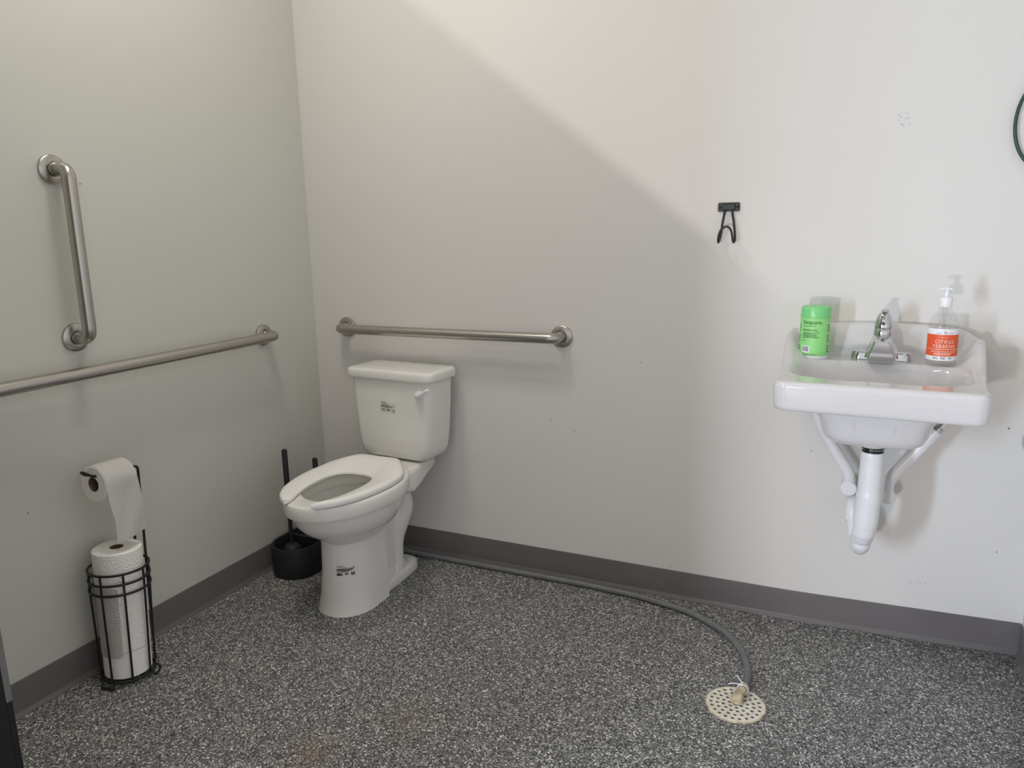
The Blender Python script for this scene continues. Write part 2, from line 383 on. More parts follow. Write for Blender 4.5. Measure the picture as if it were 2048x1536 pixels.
def ztop(v): return .470 + .016 * (1 - smooth01((v - .27) / .14))
secs = []
seq = [(-1, i) for i in range(39, 0, -1)] + [(1, i) for i in range(40)]
for k, (sg, i) in enumerate(seq):
    o, q = O[i], I[i]; zt = ztop(o.y); zi = ztop(q.y); e = min(k, len(seq) - 1 - k)
    dz = -.006 * (1 - min(e, 3) / 3.) ** 2
    pt = lambda f, z: (sg * (q.x + (o.x - q.x) * f), -(q.y + (o.y - q.y) * f), z)
    zb = .4490 + max(0, zt - .470) * .5
    secs.append([pt(.02, zb), pt(0, zi - .018), pt(.012, zi - .0125), pt(.06, zi - .0105), pt(.3, (zi * .7 + zt * .3) - .0065 + dz), pt(.62, zt - .0015 + dz), pt(.84, zt + dz), pt(.94, zt - .002 + dz), pt(.985, zt - .006 + dz), pt(1, zt - .011), pt(.995, zb + .003), pt(.97, zb)])
bm = bmesh.new(); loft(bm, secs); obj('seat', bm, M['seat'], toilet, sharp=50)
# tank (slightly skewed on its bolts)
def yawed(bm, a=R(-4), c=(0, -.115)):
    ca, sa = math.cos(a), math.sin(a)
    for v in bm.verts:
        x, y = v.co.x - c[0], v.co.y - c[1]; v.co.x = c[0] + x * ca - y * sa + .004; v.co.y = c[1] + x * sa + y * ca
def tk(z, hw, v0, v1, r=.030):
    s = []
    for u, v in rrect(hw, v0, v1, r, 8):
        bul = .007 * (1 - (u / hw) ** 2) * (v > (v0 + v1) / 2)
        s.append((u, -(v + bul), z))
    return s
bm = bmesh.new()
loft(bm, [tk(.4435, .100, .065, .150), tk(.4455, .122, .052, .168), tk(.453, .140, .043, .181), tk(.466, .1515, .038, .187), tk(.488, .159, .034, .190), tk(.53, .1645, .031, .192), tk(.60, .170, .029, .1935), tk(.68, .175, .028, .1945), tk(.752, .178, .027, .195)])
yawed(bm); obj('tank', bm, M['porcelain'], toilet, sharp=60)
bm = bmesh.new()
loft(bm, [tk(.7505, .186, .022, .204, .028), tk(.7515, .192, .018, .2085, .032), tk(.755, .1935, .0165, .210, .033), tk(.776, .1925, .0175, .209, .032), tk(.7815, .190, .020, .2065, .030), tk(.7845, .1845, .025, .201, .027), tk(.786, .174, .035, .191, .022), tk(.7865, .12, .08, .14, .02)])
yawed(bm); obj('tank_lid', bm, M['porcelain'], toilet, sharp=60)
bm = bmesh.new()
lathe(bm, [(.017, -.196), (.0175, -.205), (.015, -.2125), (.009, -.2155)], (.142, 0, .704), 24, 'y')
tube(bm, catmull([(.142, -.212, .704), (.152, -.220, .707), (.172, -.226, .718), (.192, -.228, .730), (.203, -.227, .733)], 6), [.0105 - .0000 * i if i < 3 else max(.0062, .0105 - .00035 * i) for i in range(25)], 14)
yawed(bm); obj('flush_handle', bm, M['white'], toilet)
# printed blocks on the china: rows of fine unreadable print
def print_block(bm, W, H, rows, f):
    for (x0, x1, y0, y1) in rows:
        x = x0
        while x < x1 - .02:
            w = min(random.uniform(.02, .07), x1 - x)
            put_tris(bm, *rect_patch(x * W, y0 * H, (x + w) * W, y1 * H, 2), f); x += w + random.uniform(.012, .028)
rows = [(0, .36, .89, .96), (.12, .62, .79, .84), (0, .55, .64, .70), (0, .98, .56, .63), (0, .85, .48, .53), (.3, .7, .43, .47), (0, .36, .27, .33), (0, .30, .19, .25), (.02, .36, .11, .16), (.46, .66, .14, .32), (.80, .84, .05, .35), (.95, .99, .05, .35), (.8, .99, .02, .06), (.93, .98, .72, .86)]
bm = bmesh.new()
def on_tank(p):
    u = -.034 + p.x; z = .627 + p.y; return (u, -(.1945 + .007 * (1 - (u / .172) ** 2) - (.70 - z) * .02 + .0006), z)
print_block(bm, .062, .040, rows, on_tank); yawed(bm); obj('printed_label', bm, M['black_ink'], toilet, smooth=False)
bm = bmesh.new()
rows2 = rows + [(0, .98, .60, .66), (0, .9, .52, .55), (0, .3, .08, .3), (.02, .98, .68, .72), (0, .7, .40, .44), (.8, .99, .1, .3)]
def on_column(p):
    s = p.x + .014; z = .147 + p.y; a = s / .102; return (-.0150 + (.0916 + .0010) * math.sin(a + .12), -(.456 + (.115 + .0010) * math.cos(a + .12)), z)
print_block(bm, .062, .040, rows2, on_column); obj('printed_label', bm, M['black_ink'], toilet, smooth=False)

# ------------------------------------------------------------------ brush and plunger caddy
cad = thing('brush_caddy', 'black oval caddy on the floor in the corner beside the toilet', 'caddy', (.107, -.335, 0))
def stad(r, L, z, n=20):
    s = []
    for i in range(n + 1): a = PI + PI * i / n; s.append((r * math.cos(a), r * math.sin(a), z))
    for i in range(n + 1): a = PI * i / n; s.append((r * math.cos(a), L + r * math.sin(a), z))
    return s
bm = bmesh.new(); L = .135
loft(bm, [stad(.088, L, 0), stad(.092, L, .006), stad(.0935, L, .06), stad(.0925, L, .112), stad(.0905, L, .118), stad(.083, L, .118), stad(.081, L, .112), stad(.080, L, .012)])
obj('cup', bm, M['black_plastic'], cad)
bm = bmesh.new(); add_box(bm, (-.079, .062, .01), (.079, .074, .112)); obj('divider', bm, M['black_plastic'], cad, smooth=False, bevel=.003)
br = thing('toilet_brush', 'black toilet brush standing in the front half of the black caddy', 'brush', (.085, -.335, .012))
bm = bmesh.new(); tube(bm, [(0, 0, .06), (0, 0, .10), (-.002, .003, .24), (-.004, .006, .255), (-.008, .01, .462), (-.008, .01, .467)], [.0075, .0075, .0075, .0105, .0105, .008], 18); obj('handle', bm, M['black_plastic'], br)
bm = bmesh.new(); lathe(bm, [(.012, .095), (.024, .09), (.034, .078), (.036, .066), (.030, .058)], (0, 0, 0), 24); obj('splash_guard', bm, M['black_plastic'], br)
bm = bmesh.new(); lathe(bm, [(.030, .0), (.036, .01), (.036, .05), (.028, .058)], (0, 0, 0), 24); obj('bristle_head', bm, M['black_plastic'], br)
pl = thing('plunger', 'black plunger in the rear half of the caddy, only its stick end showing', 'plunger', (.112, -.195, .012))
bm = bmesh.new(); tube(bm, [(0, 0, .06), (0, 0, .21), (.002, -.003, .215), (.002, -.006, .395), (.002, -.006, .400)], [.008, .008, .0105, .0105, .008], 18); obj('handle', bm, M['black_plastic'], pl)
bm = bmesh.new(); lathe(bm, [(.058, 0), (.060, .012), (.052, .035), (.03, .055), (.014, .07)], (0, 0, 0), 28); obj('rubber_cup', bm, M['rubber'], pl)

# ------------------------------------------------------------------ paper holder (wire stand) near the left wall
PX, PY = .107, -1.087
stand = thing('paper_stand', 'black wire toilet paper stand near the left wall', 'paper holder', (PX, PY, 0))
TILT = R(-2.0)
def lean(o): o.rotation_euler = (TILT, 0, 0)
lean(stand)
W = .0031
def hoop(bm, r, z, w=W): tube(bm, [(r * math.cos(t), r * math.sin(t), z) for t in [2 * PI * k / 56 for k in range(56)]], w, 10, closed=True)
rb, rt, zb = .071, .080, .016
for z in (.285, .315, .345):
    bm = bmesh.new(); hoop(bm, rt, z, .0036); obj('hoop', bm, M['black_wire'], stand)
bm = bmesh.new(); hoop(bm, rb, zb, .0036)
for a in (0, 60, 120): c, s = math.cos(R(a)), math.sin(R(a)); tube(bm, [(-rb * c, -rb * s, zb), (rb * c, rb * s, zb)], .002, 8)
obj('base_ring', bm, M['black_wire'], stand)
for a in (-75, -30, 15, 150, 195, 240, 60):
    c, s = math.cos(R(a)), math.sin(R(a)); bm = bmesh.new()
    tube(bm, bend([(rb * c, rb * s, zb), ((rt - .002) * c, (rt - .002) * s, .28), ((rt - .002) * c, (rt - .002) * s, .346)], .03), .0031, 10)
    obj('upright', bm, M['black_wire'], stand)
for a in (-82, 35, 158):
    c, s = math.cos(R(a)), math.sin(R(a)); t = (-s, c); w = .022; bm = bmesh.new()
    q = lambda k, d, z: ((rb + d) * c + t[0] * k * w, (rb + d) * s + t[1] * k * w, z)
    tube(bm, bend([q(-1, 0, zb), q(-1, .012, .0030), q(1, .012, .0030), q(1, 0, zb)], .006, 5), .0030, 10); obj('foot', bm, M['black_wire'], stand)
# mast: two wires rising at the back, turning forward as the roll arm and meeting in a loop
AZ = .627
bm = bmesh.new()
mast = bend([(.020, rt - .004, .016), (.020, rt - .002, AZ), (.0125, -.040, AZ), (.0140, -.062, AZ + .004), (.011, -.078, AZ + .018), (-.011, -.078, AZ + .018), (-.0140, -.062, AZ + .004), (-.0125, -.040, AZ), (-.020, rt - .002, AZ), (-.020, rt - .004, .016)], .014, 6)
tube(bm, mast, .0037, 12); obj('mast', bm, M['black_wire'], stand)

def roll(bm, r, h, core, c=(0, 0, 0), axis='z'):
    lathe(bm, [(core, 0), (r - .004, 0), (r, .003), (r * 1.004, h * .5), (r, h - .003), (r - .004, h), (core, h)], c, 64, axis, False, False)
# lower roll, paper-towel roll above it
tr = thing('toilet_roll', 'white spare toilet roll at the bottom of the black wire stand', 'toilet paper', (PX, PY, 0)); lean(tr)
bm = bmesh.new(); roll(bm, .064, .080, .02, (0, 0, .0195)); obj('paper', bm, M['tissue'], tr)
bm = bmesh.new(); lathe(bm, [(.0200, .0195), (.0200, .0995), (.0188, .0995), (.0188, .0195)], (0, 0, 0), 40, 'z', False, False); obj('core', bm, M['card'], tr)
pt = thing('paper_towel_roll', 'tall white embossed paper towel roll standing in the black wire stand', 'paper towels', (PX, PY, 0)); lean(pt)
Z0, Z1 = .1005, .402
M['towel'] = mat('embossed_towel', (.88, .86, .81), .95, spec=.1)
n, l, b = nodes(M['towel']); tc = n.new('ShaderNodeTexCoord'); vo = n.new('ShaderNodeTexVoronoi'); vo.feature = 'DISTANCE_TO_EDGE'; vo.inputs['Scale'].default_value = 95
bp = n.new('ShaderNodeBump'); bp.inputs['Strength'].default_value = .55; bp.inputs['Distance'].default_value = .004
l.new(tc.outputs['Object'], vo.inputs['Vector']); l.new(vo.outputs['Distance'], bp.inputs['Height']); l.new(bp.outputs['Normal'], b.inputs['Normal'])
bm = bmesh.new(); roll(bm, .0655, Z1 - Z0, .0185, (0, 0, Z0)); obj('paper', bm, M['towel'], pt)
bm = bmesh.new(); lathe(bm, [(.0185, Z0), (.0185, Z1 - .001), (.0175, Z1 - .001), (.0175, Z0)], (0, 0, 0), 40, 'z', False, False); obj('core', bm, M['card'], pt)
bm = bmesh.new(); secs = []
for i in range(25):
    a = R(-118 + 74 * i / 24); e = .0008 + .0008 * smooth01((i - 17) / 7.)
    lo = .088 + .006 * math.sin(i * .9) * .3; rr = .0655 + e
    secs.append([(rr * math.cos(a), rr * math.sin(a), lo + (Z1 - .10 - lo) * k / 10) for k in range(11)])
loft(bm, secs, False, False, closed=False); bmesh.ops.solidify(bm, geom=bm.faces[:], thickness=.0006)
obj('loose_sheet', bm, M['towel'], pt)
# hanging roll on the arm
hr = thing('toilet_roll', 'white toilet roll hanging on the arm atop the wire stand with a loose sheet', 'toilet paper', (PX, PY, 0)); lean(hr)
RC, CR = .0525, .0205
cz = AZ - CR - .0035; y0, y1 = -.050, .047
bm = bmesh.new(); lathe(bm, [(CR, y0), (RC - .003, y0), (RC, y0 + .003), (RC, y1 - .003), (RC - .003, y1), (CR, y1)], (0, 0, cz), 56, 'y', False, False); obj('paper', bm, M['tissue'], hr)
bm = bmesh.new(); lathe(bm, [(CR, y0 + .0005), (CR, y1), (CR - .0012, y1), (CR - .0012, y0 + .0005)], (0, 0, cz), 40, 'y', False, False); obj('core', bm, M['card'], hr)
bm = bmesh.new(); secs = []
path = []
for k in range(15): a = R(115 - 100 * k / 14); path.append(((RC + .0012 + .001 * k / 14) * math.cos(a), (RC + .0012) * math.sin(a) + cz, 0.))
for k in range(1, 19): f = k / 18; path.append((RC + .0015 + .006 * math.sin(f * 2.6) - .004 * f, cz + .013 - f * .180, f))
for (x, z, f) in path:
    row = []
    for j in range(13):
        g = j / 12; yy = y0 + .001 + (y1 - y0 - .002) * g
        wav = f * (.004 * math.sin(g * 7 + f * 5) + .005 * math.sin(g * 3.2 + 1))
        yy += f * (.016 + (.004 * g)) - .006 * math.sin(PI * min(1, f * 1.6)) * (1 - g)
        row.append((x + wav, yy, z + f * .012 * (g - .3) + .003 * f * math.sin(g * 6)))
    secs.append(row)
loft(bm, secs, False, False, closed=False); bmesh.ops.solidify(bm, geom=bm.faces[:], thickness=.0005)
obj('loose_sheet', bm, M['tissue'], hr)

# ------------------------------------------------------------------ hose and floor drain
DX, DY = 1.778, -.535
hz = .0112
HOSE = [(0.430, -0.050, hz), (0.599, -0.050, hz), (0.805, -0.051, hz), (0.996, -0.050, hz), (1.177, -0.050, hz), (1.352, -0.059, hz), (1.456, -0.077, hz), (1.556, -0.101, hz), (1.624, -0.136, hz), (1.691, -0.184, hz), (1.746, -0.253, hz), (1.778, -0.331, hz), (1.793, -0.407, hz), (1.7925, -0.470, .019)]
pts = [(.20, -.030, hz), (.32, -.030, hz)] + HOSE
hosep = catmull(pts, 26)
rad = [.0102 + .0009 * math.sin(i * 2.0) for i in range(len(hosep))]
bm = bmesh.new(); tube(bm, hosep, rad, 14); tag(obj('drain_hose', bm, M['hose'], sharp=80), 'grey ribbed hose along the back baseboard, curving to the floor drain', 'hose')

fd = thing('floor_drain', 'round cream perforated floor drain cover at the end of the hose', 'floor drain', (DX, DY, 0))
bm = bmesh.new(); RD = .0765; holes = []
for nring, rr in ((1, 0), (6, .0165), (12, .032), (17, .048), (22, .0640)):
    for k in range(nring):
        a = 2 * PI * (k + .3 * nring) / nring; holes.append((rr * math.cos(a), rr * math.sin(a)))
def circ(cx, cy, r, n, z=0): return [bm.verts.new((cx + r * math.cos(2 * PI * k / n), cy + r * math.sin(2 * PI * k / n), z)) for k in range(n)]
edges = []
for (cx, cy, r, n_) in [(0, 0, RD, 72)] + [(x, y, .0053, 14) for x, y in holes]:
    vs = circ(cx, cy, r, n_, .0045)
    for a, b2 in zip(vs, vs[1:] + vs[:1]): edges.append(bm.edges.new((a, b2)))
bmesh.ops.triangle_fill(bm, use_beauty=True, use_dissolve=False, edges=edges)
ex = bmesh.ops.extrude_face_region(bm, geom=bm.faces[:])
for v in [g for g in ex['geom'] if isinstance(g, bmesh.types.BMVert)]: v.co.z = .0008
obj('strainer', bm, M['drain'], fd, smooth=False)
bm = bmesh.new(); lathe(bm, [(.0798, .0002), (.0798, .0024), (.0768, .0036), (.0768, .0002)], (0, 0, 0), 72, 'z', False, False); obj('rim', bm, M['tan'], fd)
bm = bmesh.new(); lathe(bm, [(.0765, .0003), (.0765, .0006)], (0, 0, 0), 48); obj('pit', bm, M['pit'], fd, smooth=False)
# elbow and ties
fit = thing('hose_elbow', 'tan rubber elbow at the hose end, resting on the floor drain', 'pipe fitting', (DX, DY, 0))
bm = bmesh.new(); tube(bm, catmull([(.014, .060, .021), (.011, .038, .025), (.006, .018, .022), (.003, .008, .012), (.003, .005, .0048)], 6), [.0125] * 7 + [.0135] * 6 + [.015] * 6 + [.0165] * 6, 20)
obj('elbow', bm, M['tan'], fit)
for k, (yy, zz) in enumerate(((.052, .0225), (.040, .0248))):
    bm = bmesh.new(); x0 = .0115 + .001 * (1 - k)
    tube(bm, [(x0 + .0142 * math.cos(t), yy + .002 * math.sin(t), zz + .0142 * math.sin(t)) for t in [2 * PI * q / 24 for q in range(24)]], .0013, 8, closed=True)
    add_box(bm, (x0 - .0045, yy - .0025, zz + .0130), (x0, yy + .0025, zz + .0172))
    tail = [(x0 - .004, yy, zz + .016), (x0 - .014, yy + .010 + .002 * k, zz + .020), (x0 - .020, yy + .022, zz + .021 - .004 * k)] if k == 0 else [(x0 - .004, yy, zz + .014), (x0 - .02, yy + .004, zz + .012), (x0 - .038, yy + .006, zz + .005)]
    tube(bm, catmull(tail, 5), .0014, 6); obj('cable_tie', bm, M['label_white'], fit)

# ------------------------------------------------------------------ coat hook
hk = thing('coat_hook', 'black double-wire coat hook screwed to the back wall', 'hook', (1.6262, 0, 1.331))
bm = bmesh.new(); loft(bm, [[(u, -o, z) for u, z in rrect(.0325 - d, -.0133 + d, .0133 - d, .004)] for o, d in ((.0003, 0), (.0045, 0), (.006, .0015))])
obj('plate', bm, M['hook_black'], hk)
bm = bmesh.new(); loft(bm, [[(u, -o, z) for u, z in rrect(.0195 - d, -.0085 + d, .0085 - d, .002)] for o, d in ((.005, 0), (.0105, 0), (.0125, .0018))])
obj('boss', bm, M['hook_black'], hk)
for s in (-1, 1):
    bm = bmesh.new(); lathe(bm, [(.0042, -.0055), (.0042, -.0066), (.003, -.0078), (.0012, -.0082)], (s * .0263, 0, 0), 18, 'y'); obj('screw', bm, M['hook_black'], hk)
bm = bmesh.new()
tube(bm, catmull([(-.0115, -.0085, .0), (-.0118, -.010, -.018), (-.016, -.0105, -.045), (-.0195, -.012, -.078), (-.0225, -.0175, -.100), (-.0235, -.027, -.1065), (-.0235, -.036, -.100), (-.021, -.041, -.084), (-.016, -.0425, -.070), (-.007, -.043, -.0610), (0.0, -.043, -.0585), (.008, -.043, -.0610), (.0145, -.0425, -.070),
    (.0185, -.041, -.084), (.0205, -.036, -.100), (.022, -.027, -.1065), (.0235, -.0175, -.100), (.0215, -.012, -.078), (.017, -.0105, -.045), (.0118, -.010, -.018), (.0115, -.0085, .0)], 6), .0033, 12)
obj('wire', bm, M['hook_black'], hk)

# ------------------------------------------------------------------ wall-hung sink
SX = 2.076; SYAW = R(-1.8); DECK = .8965
sink = thing('sink', 'white wall-hung sink with high back on the back wall at the right', 'sink', (SX, .004, 0), SYAW)
def clamp(a, b, t): return max(a, min(b, t))
def sup(x, v, cx, cv, a, b, n): return (abs((x - cx) / a) ** n + abs((v - cv) / b) ** n) ** (1. / n)
VF = .462
def half_w(v): return .256 - .014 * smooth01(v / .40)
def outline_w(v):                       # plan half width with rounded front corners
    w = half_w(v); r = .034; d = v - (VF - r)
    return w - (r - math.sqrt(max(r * r - d * d, 0))) if d > 0 else w
def side_h(v): return .074 * (1 - smooth01((v - .005) / .30)) ** 1.25
def ztop_s(x, v):
    w = outline_w(v); e = w - abs(x)                       # distance to the side edge
    z = DECK - .010 * smooth01((v - .15) / .25)
    # back upstand, arched
    arch = .094 - .020 * (abs(x) / .25) ** 2.6
    back = arch * (1 - smooth01((v - .016) / .050))
    hs = side_h(v); wing = hs * (1 - smooth01((e - .010) / .072))
    z += min((back ** 3 + wing ** 3) ** (1 / 3.), max(arch, hs)) if back + wing > 0 else 0.
    # basin
    q = sup(x, v, 0, .272, .205, .112, 3.2)
    if q < 1.12: z -= .118 * smooth01((1.06 - q) / .42) ** .8
    # rounded outer edge
    r = .013; ed = min(e if v < VF - .034 else e, VF - v)
    ed = min(max(ed, 0), r); z -= r - math.sqrt(max(r * r - (r - ed) ** 2, 0))
    # the tall corners at the back fall away round the outside
    k = max(0, abs(x) - .175) / .08
    if v < .06: z -= .030 * smooth01(k) * (k ** 1.2 if k > 0 else 0) * .7
    return z
vs = [0, .004, .008, .013, .02, .026, .032, .038, .044, .05, .056, .064, .074, .086, .10, .115, .13, .142, .15, .158, .165, .172, .18, .188, .197, .207, .218, .23, .245, .26, .275, .29, .303, .315, .325, .334, .342, .35, .357, .364, .371, .378, .385, .392, .40, .41, .42, .428, .434, .44, .444, .448, .451, .4535, .456, .458, .4597, .461, .4617, VF]
us = []
n_ = 72
for i in range(n_ + 1):
    t = -1 + 2 * i / n_; us.append(math.copysign(1 - (1 - abs(t)) ** 1.25, t))
def back_y(x, v):                        # the back follows the slightly bent wall
    if v > .0001: return -v
    wx = SX + x; return wall_y(wx) - .004 - .0012 + .032 * x
bm = bmesh.new()
grid = [[bm.verts.new((u * outline_w(v), back_y(u * outline_w(v), v), ztop_s(u * outline_w(v), v))) for u in us] for v in vs]
nv, nu = len(vs), len(us)
for i in range(nv - 1):
    for j in range(nu - 1): bm.faces.new((grid[i][j], grid[i + 1][j], grid[i + 1][j + 1], grid[i][j + 1]))
loop = [grid[0][j] for j in range(nu)] + [grid[i][nu - 1] for i in range(1, nv)] + [grid[nv - 1][j] for j in range(nu - 2, -1, -1)] + [grid[i][0] for i in range(nv - 2, 0, -1)]
def ring_at(z, inset):
    out = []
    for v0 in loop:
        c = v0.co; sx = 1 - inset / .25; yy = c.y if c.y > -.02 else c.y + inset * clamp(0, 1, (-c.y - .02) / .3)
        out.append(bm.verts.new((c.x * sx, yy, z)))
    return out
prev = loop
for z, ins in ((.868, 0), (.822, .002), (.814, .0035), (.8105, .0065), (.809, .011), (.8088, .02)):
    cur = ring_at(z, ins)
    for k in range(len(loop)):
        k2 = (k + 1) % len(loop); bm.faces.new((prev[k], prev[k2], cur[k2], cur[k]))
    prev = cur
bm.faces.new(prev)
# underside of the basin
def und(a, v0, v1, z, n=5.): 
    s = []
    for k in range(48):
        t = 2 * PI * k / 48; cs, sn = math.cos(t), math.sin(t)
        s.append((a * math.copysign(abs(cs) ** (2 / n), cs), -((v0 + v1) / 2 + (v1 - v0) / 2 * math.copysign(abs(sn) ** (2 / n), sn)), z))
    return s
loft(bm, [und(.170, .11, .375, .815, 4), und(.152, .115, .368, .79, 4), und(.137, .12, .362, .76, 4), und(.130, .124, .356, .73, 4), und(.121, .13, .348, .712, 4), und(.108, .14, .338, .7035, 4), und(.09, .155, .32, .7005, 4)])
for s in (-1, 1):
    tube(bm, [(s * .047, -.361, .79), (s * .047, -.358, .76), (s * .045, -.342, .716), (s * .043, -.322, .7055)], .006, 10)
lathe(bm, [(.046, .706), (.043, .695), (.036, .684), (.033, .679)], (0, -.232, 0), 36)
obj('basin', bm, M['sink'], sink, sharp=50)
bm = bmesh.new(); lathe(bm, [(.031, .7735), (.030, .7755), (.022, .7765), (.020, .774)], (0, -.262, 0), 32); obj('drain_flange', bm, M['chrome'], sink)

def on_sink(x, v): ca, sa = math.cos(SYAW), math.sin(SYAW); return (SX + x * ca + v * sa, .004 + x * sa - v * ca)
# ------------------------------------------------------------------ faucet
fx, fy = on_sink(.003, .112)
fc = thing('faucet', 'chrome single-lever faucet in the middle of the sink deck', 'faucet', (fx, fy, DECK - .001), SYAW)
def stadx(r, L, z, n=18, y=0):
    s = []
    for i in range(n + 1): a = -PI / 2 + PI * i / n; s.append((L + r * math.cos(a), y + r * math.sin(a), z))
    for i in range(n + 1): a = PI / 2 + PI * i / n; s.append((-L + r * math.cos(a), y + r * math.sin(a), z))
    return s
bm = bmesh.new(); loft(bm, [stadx(.0250, .0525, .0), stadx(.0252, .0525, .003), stadx(.0238, .0525, .021), stadx(.0215, .052, .0260), stadx(.014, .050, .0290), stadx(.006, .046, .0300)])
obj('base_plate', bm, M['chrome'], fc)
bm = bmesh.new(); lathe(bm, [(.050, .012), (.0455, .024), (.0390, .036), (.0330, .048), (.0285, .058), (.0258, .066), (.0248, .070)], (0, 0, 0), 48); obj('body', bm, M['chrome'], fc)
bm = bmesh.new()
def sp(y, w0, w1, z0, z1, r=.005): return [(u + (w0 - hw) * 0, y, z) for hw, (u, z) in [((w1), p) for p in taper(w0, w1, z0, z1)]]
def taper(w0, w1, z0, z1, r=.22, n=5):
    s = []
    h = z1 - z0
    for cx, cz_, a0 in ((1, 0, -90), (1, 1, 0), (-1, 1, 90), (-1, 0, 180)):
        for i in range(n + 1):
            a = R(a0 + 90 * i / n); zz = (r if cz_ == 0 else 1 - r) + r * math.sin(a); wz = w0 + (w1 - w0) * zz
            s.append((cx * wz - cx * r * h * .6 + r * h * .6 * math.cos(a), z0 + zz * h))
    return s
loft(bm, [sp(-.002, .038, .0235, .002, .075), sp(-.030, .040, .0235, .002, .0745), sp(-.055, .040, .0225, .003, .0710), sp(-.072, .038, .0205, .006, .0670), sp(-.079, .034, .0165, .010, .0620)])
obj('spout', bm, M['chrome'], fc)
bm = bmesh.new(); lathe(bm, [(.0240, .073), (.0246, .0755), (.0242, .088), (.0228, .0905), (.0232, .093), (.0238, .097), (.0226, .107), (.0198, .118), (.0165, .128), (.0130, .134), (.009, .138), (.003, .1395)], (0, 0, 0), 48)
obj('handle', bm, M['chrome'], fc)
bm = bmesh.new(); loft(bm, [[(.001 + a * math.cos(t), yy + b_ * math.sin(t) * .45, zz + b_ * math.sin(t) * .25) for t in [2 * PI * k / 20 for k in range(20)]] for a, b_, yy, zz in ((.008, .012, .004, .134), (.0095, .014, -.004, .139), (.0105, .016, -.016, .1425), (.0105, .016, -.028, .1445), (.008, .012, -.036, .1455))])
obj('lever', bm, M['chrome'], fc)
bm = bmesh.new(); lathe(bm, [(.0042, -.0222), (.0042, -.0246), (.0028, -.0256)], (-.001, 0, .1075), 20, 'y'); o = obj('indicator_button', bm, M['rubber'], fc); o['label'] = 'dark round indicator button'

# ------------------------------------------------------------------ wipes canister
cx, cy = on_sink(-.174, .118); CZ = DECK - .0008
can = thing('wipes_canister', 'green cylindrical wipes canister on the left of the sink deck', 'wipes canister', (cx, cy, CZ), R(2))
RCAN = .0400
bm = bmesh.new(); lathe(bm, [(.0385, 0), (.0404, .002), (.0404, .0100)], (0, 0, 0), 64); obj('base', bm, M['white'], can)
bm = bmesh.new(); lathe(bm, [(.0400, .0100), (.0403, .0112), (.0403, .117), (.0398, .1185)], (0, 0, 0), 64); obj('body', bm, M['green'], can)
bm = bmesh.new(); lathe(bm, [(.0398, .1185), (.0412, .1195), (.0412, .1225), (.0400, .1235), (.0400, .143), (.0390, .1465), (.0355, .1495), (.034, .1488), (.020, .1492), (.002, .1492)], (0, 0, 0), 64)
add_box(bm, (.0375, -.006, .143), (.0425, .006, .149)); obj('lid', bm, M['green_lid'], can)
def on_can(off, zc, r=RCAN + .0008):
    def f(p): a = off + p.x / RCAN; return (r * math.sin(a), -r * math.cos(a), zc + p.y)
    return f
A0 = -.86
bm = bmesh.new(); V, F = text_tris('biopure.', .0165); put_tris(bm, V, F, on_can(A0, .1010)); obj('lettering', bm, M['ink'], can, smooth=False)
def wordrow(bm, x0, x1, y, h, f, wmin=.003, wmax=.008, gap=.0013):
    x = x0
    while x < x1 - .001:
        w = min(random.uniform(wmin, wmax), x1 - x); put_tris(bm, *rect_patch(x, y, x + w, y + h, 3), f); x += w + gap
bm = bmesh.new(); g = on_can(A0, 0)
for x1, z in ((.038, .0945),): wordrow(bm, 0, x1, z, .0012, g, .002, .006)
for x1, z in ((.039, .0845), (.045, .0815), (.046, .0755), (.035, .0727), (.041, .0699), (.038, .0671), (.044, .0643), (.045, .0615), (.004, .0588), (.012, .0525)): wordrow(bm, 0, x1, z, .0013, g)
obj('small_print', bm, M['ink'], can, smooth=False)
bm = bmesh.new(); wordrow(bm, -.001, .040, .0125, .0012, g, .003, .008); obj('address_line', bm, M['ink'], can, smooth=False)
for xa, xb, hh in ((-.020, -.0115, .0026), (.074, .081, .0034)):
    bm = bmesh.new()
    for k in range(12):
        if k % 4 != 3: wordrow(bm, xa, xb, .02 + k * .0075, hh, g, .002, .005)
    obj('side_print', bm, M['ink'], can, smooth=False)
bm = bmesh.new(); put_tris(bm, *rect_patch(-.001, .019, .0235, .0385, 8), on_can(A0, 0, RCAN + .0006)); bc = obj('barcode_patch', bm, M['label_white'], can, smooth=False)
bm = bmesh.new(); x = .0015
while x < .0205:
    w = random.choice((.0004, .0008, .0013)); put_tris(bm, *rect_patch(x, .0222, x + w, .0362), on_can(A0, 0, RCAN + .0009)); x += w + random.choice((.0004, .0006, .001))
obj('bars', bm, M['black_ink'], bc, smooth=False)

# ------------------------------------------------------------------ soap bottle
bx, by = on_sink(.147, .135)
bt = thing('soap_bottle', 'clear pump soap bottle with orange label on the right of the sink deck', 'soap bottle', (bx, by, DECK - .002), R(3))
RB = .0365
bm = bmesh.new(); lathe(bm, [(.0345, .0), (.0362, .002), (.0365, .006), (.0365, .108), (.0355, .118), (.0325, .128), (.0275, .1365), (.0215, .143), (.0165, .149), (.0145, .155), (.0143, .166)], (0, 0, 0), 56, 'z', True, False); obj('bottle', bm, M['glass'], bt)
bm = bmesh.new(); lathe(bm, [(.0335, .0035), (.0350, .006), (.0350, .105)], (0, 0, 0), 48); obj('soap', bm, M['liquid'], bt)
bm = bmesh.new(); tube(bm, [(0, 0, .166), (0, 0, .135), (0, 0, .134), (.002, 0, .06), (.006, 0, .012)], [.0062, .0062, .0030, .0030, .0030], 14); o = obj('dip_tube', bm, M['glass'], bt)
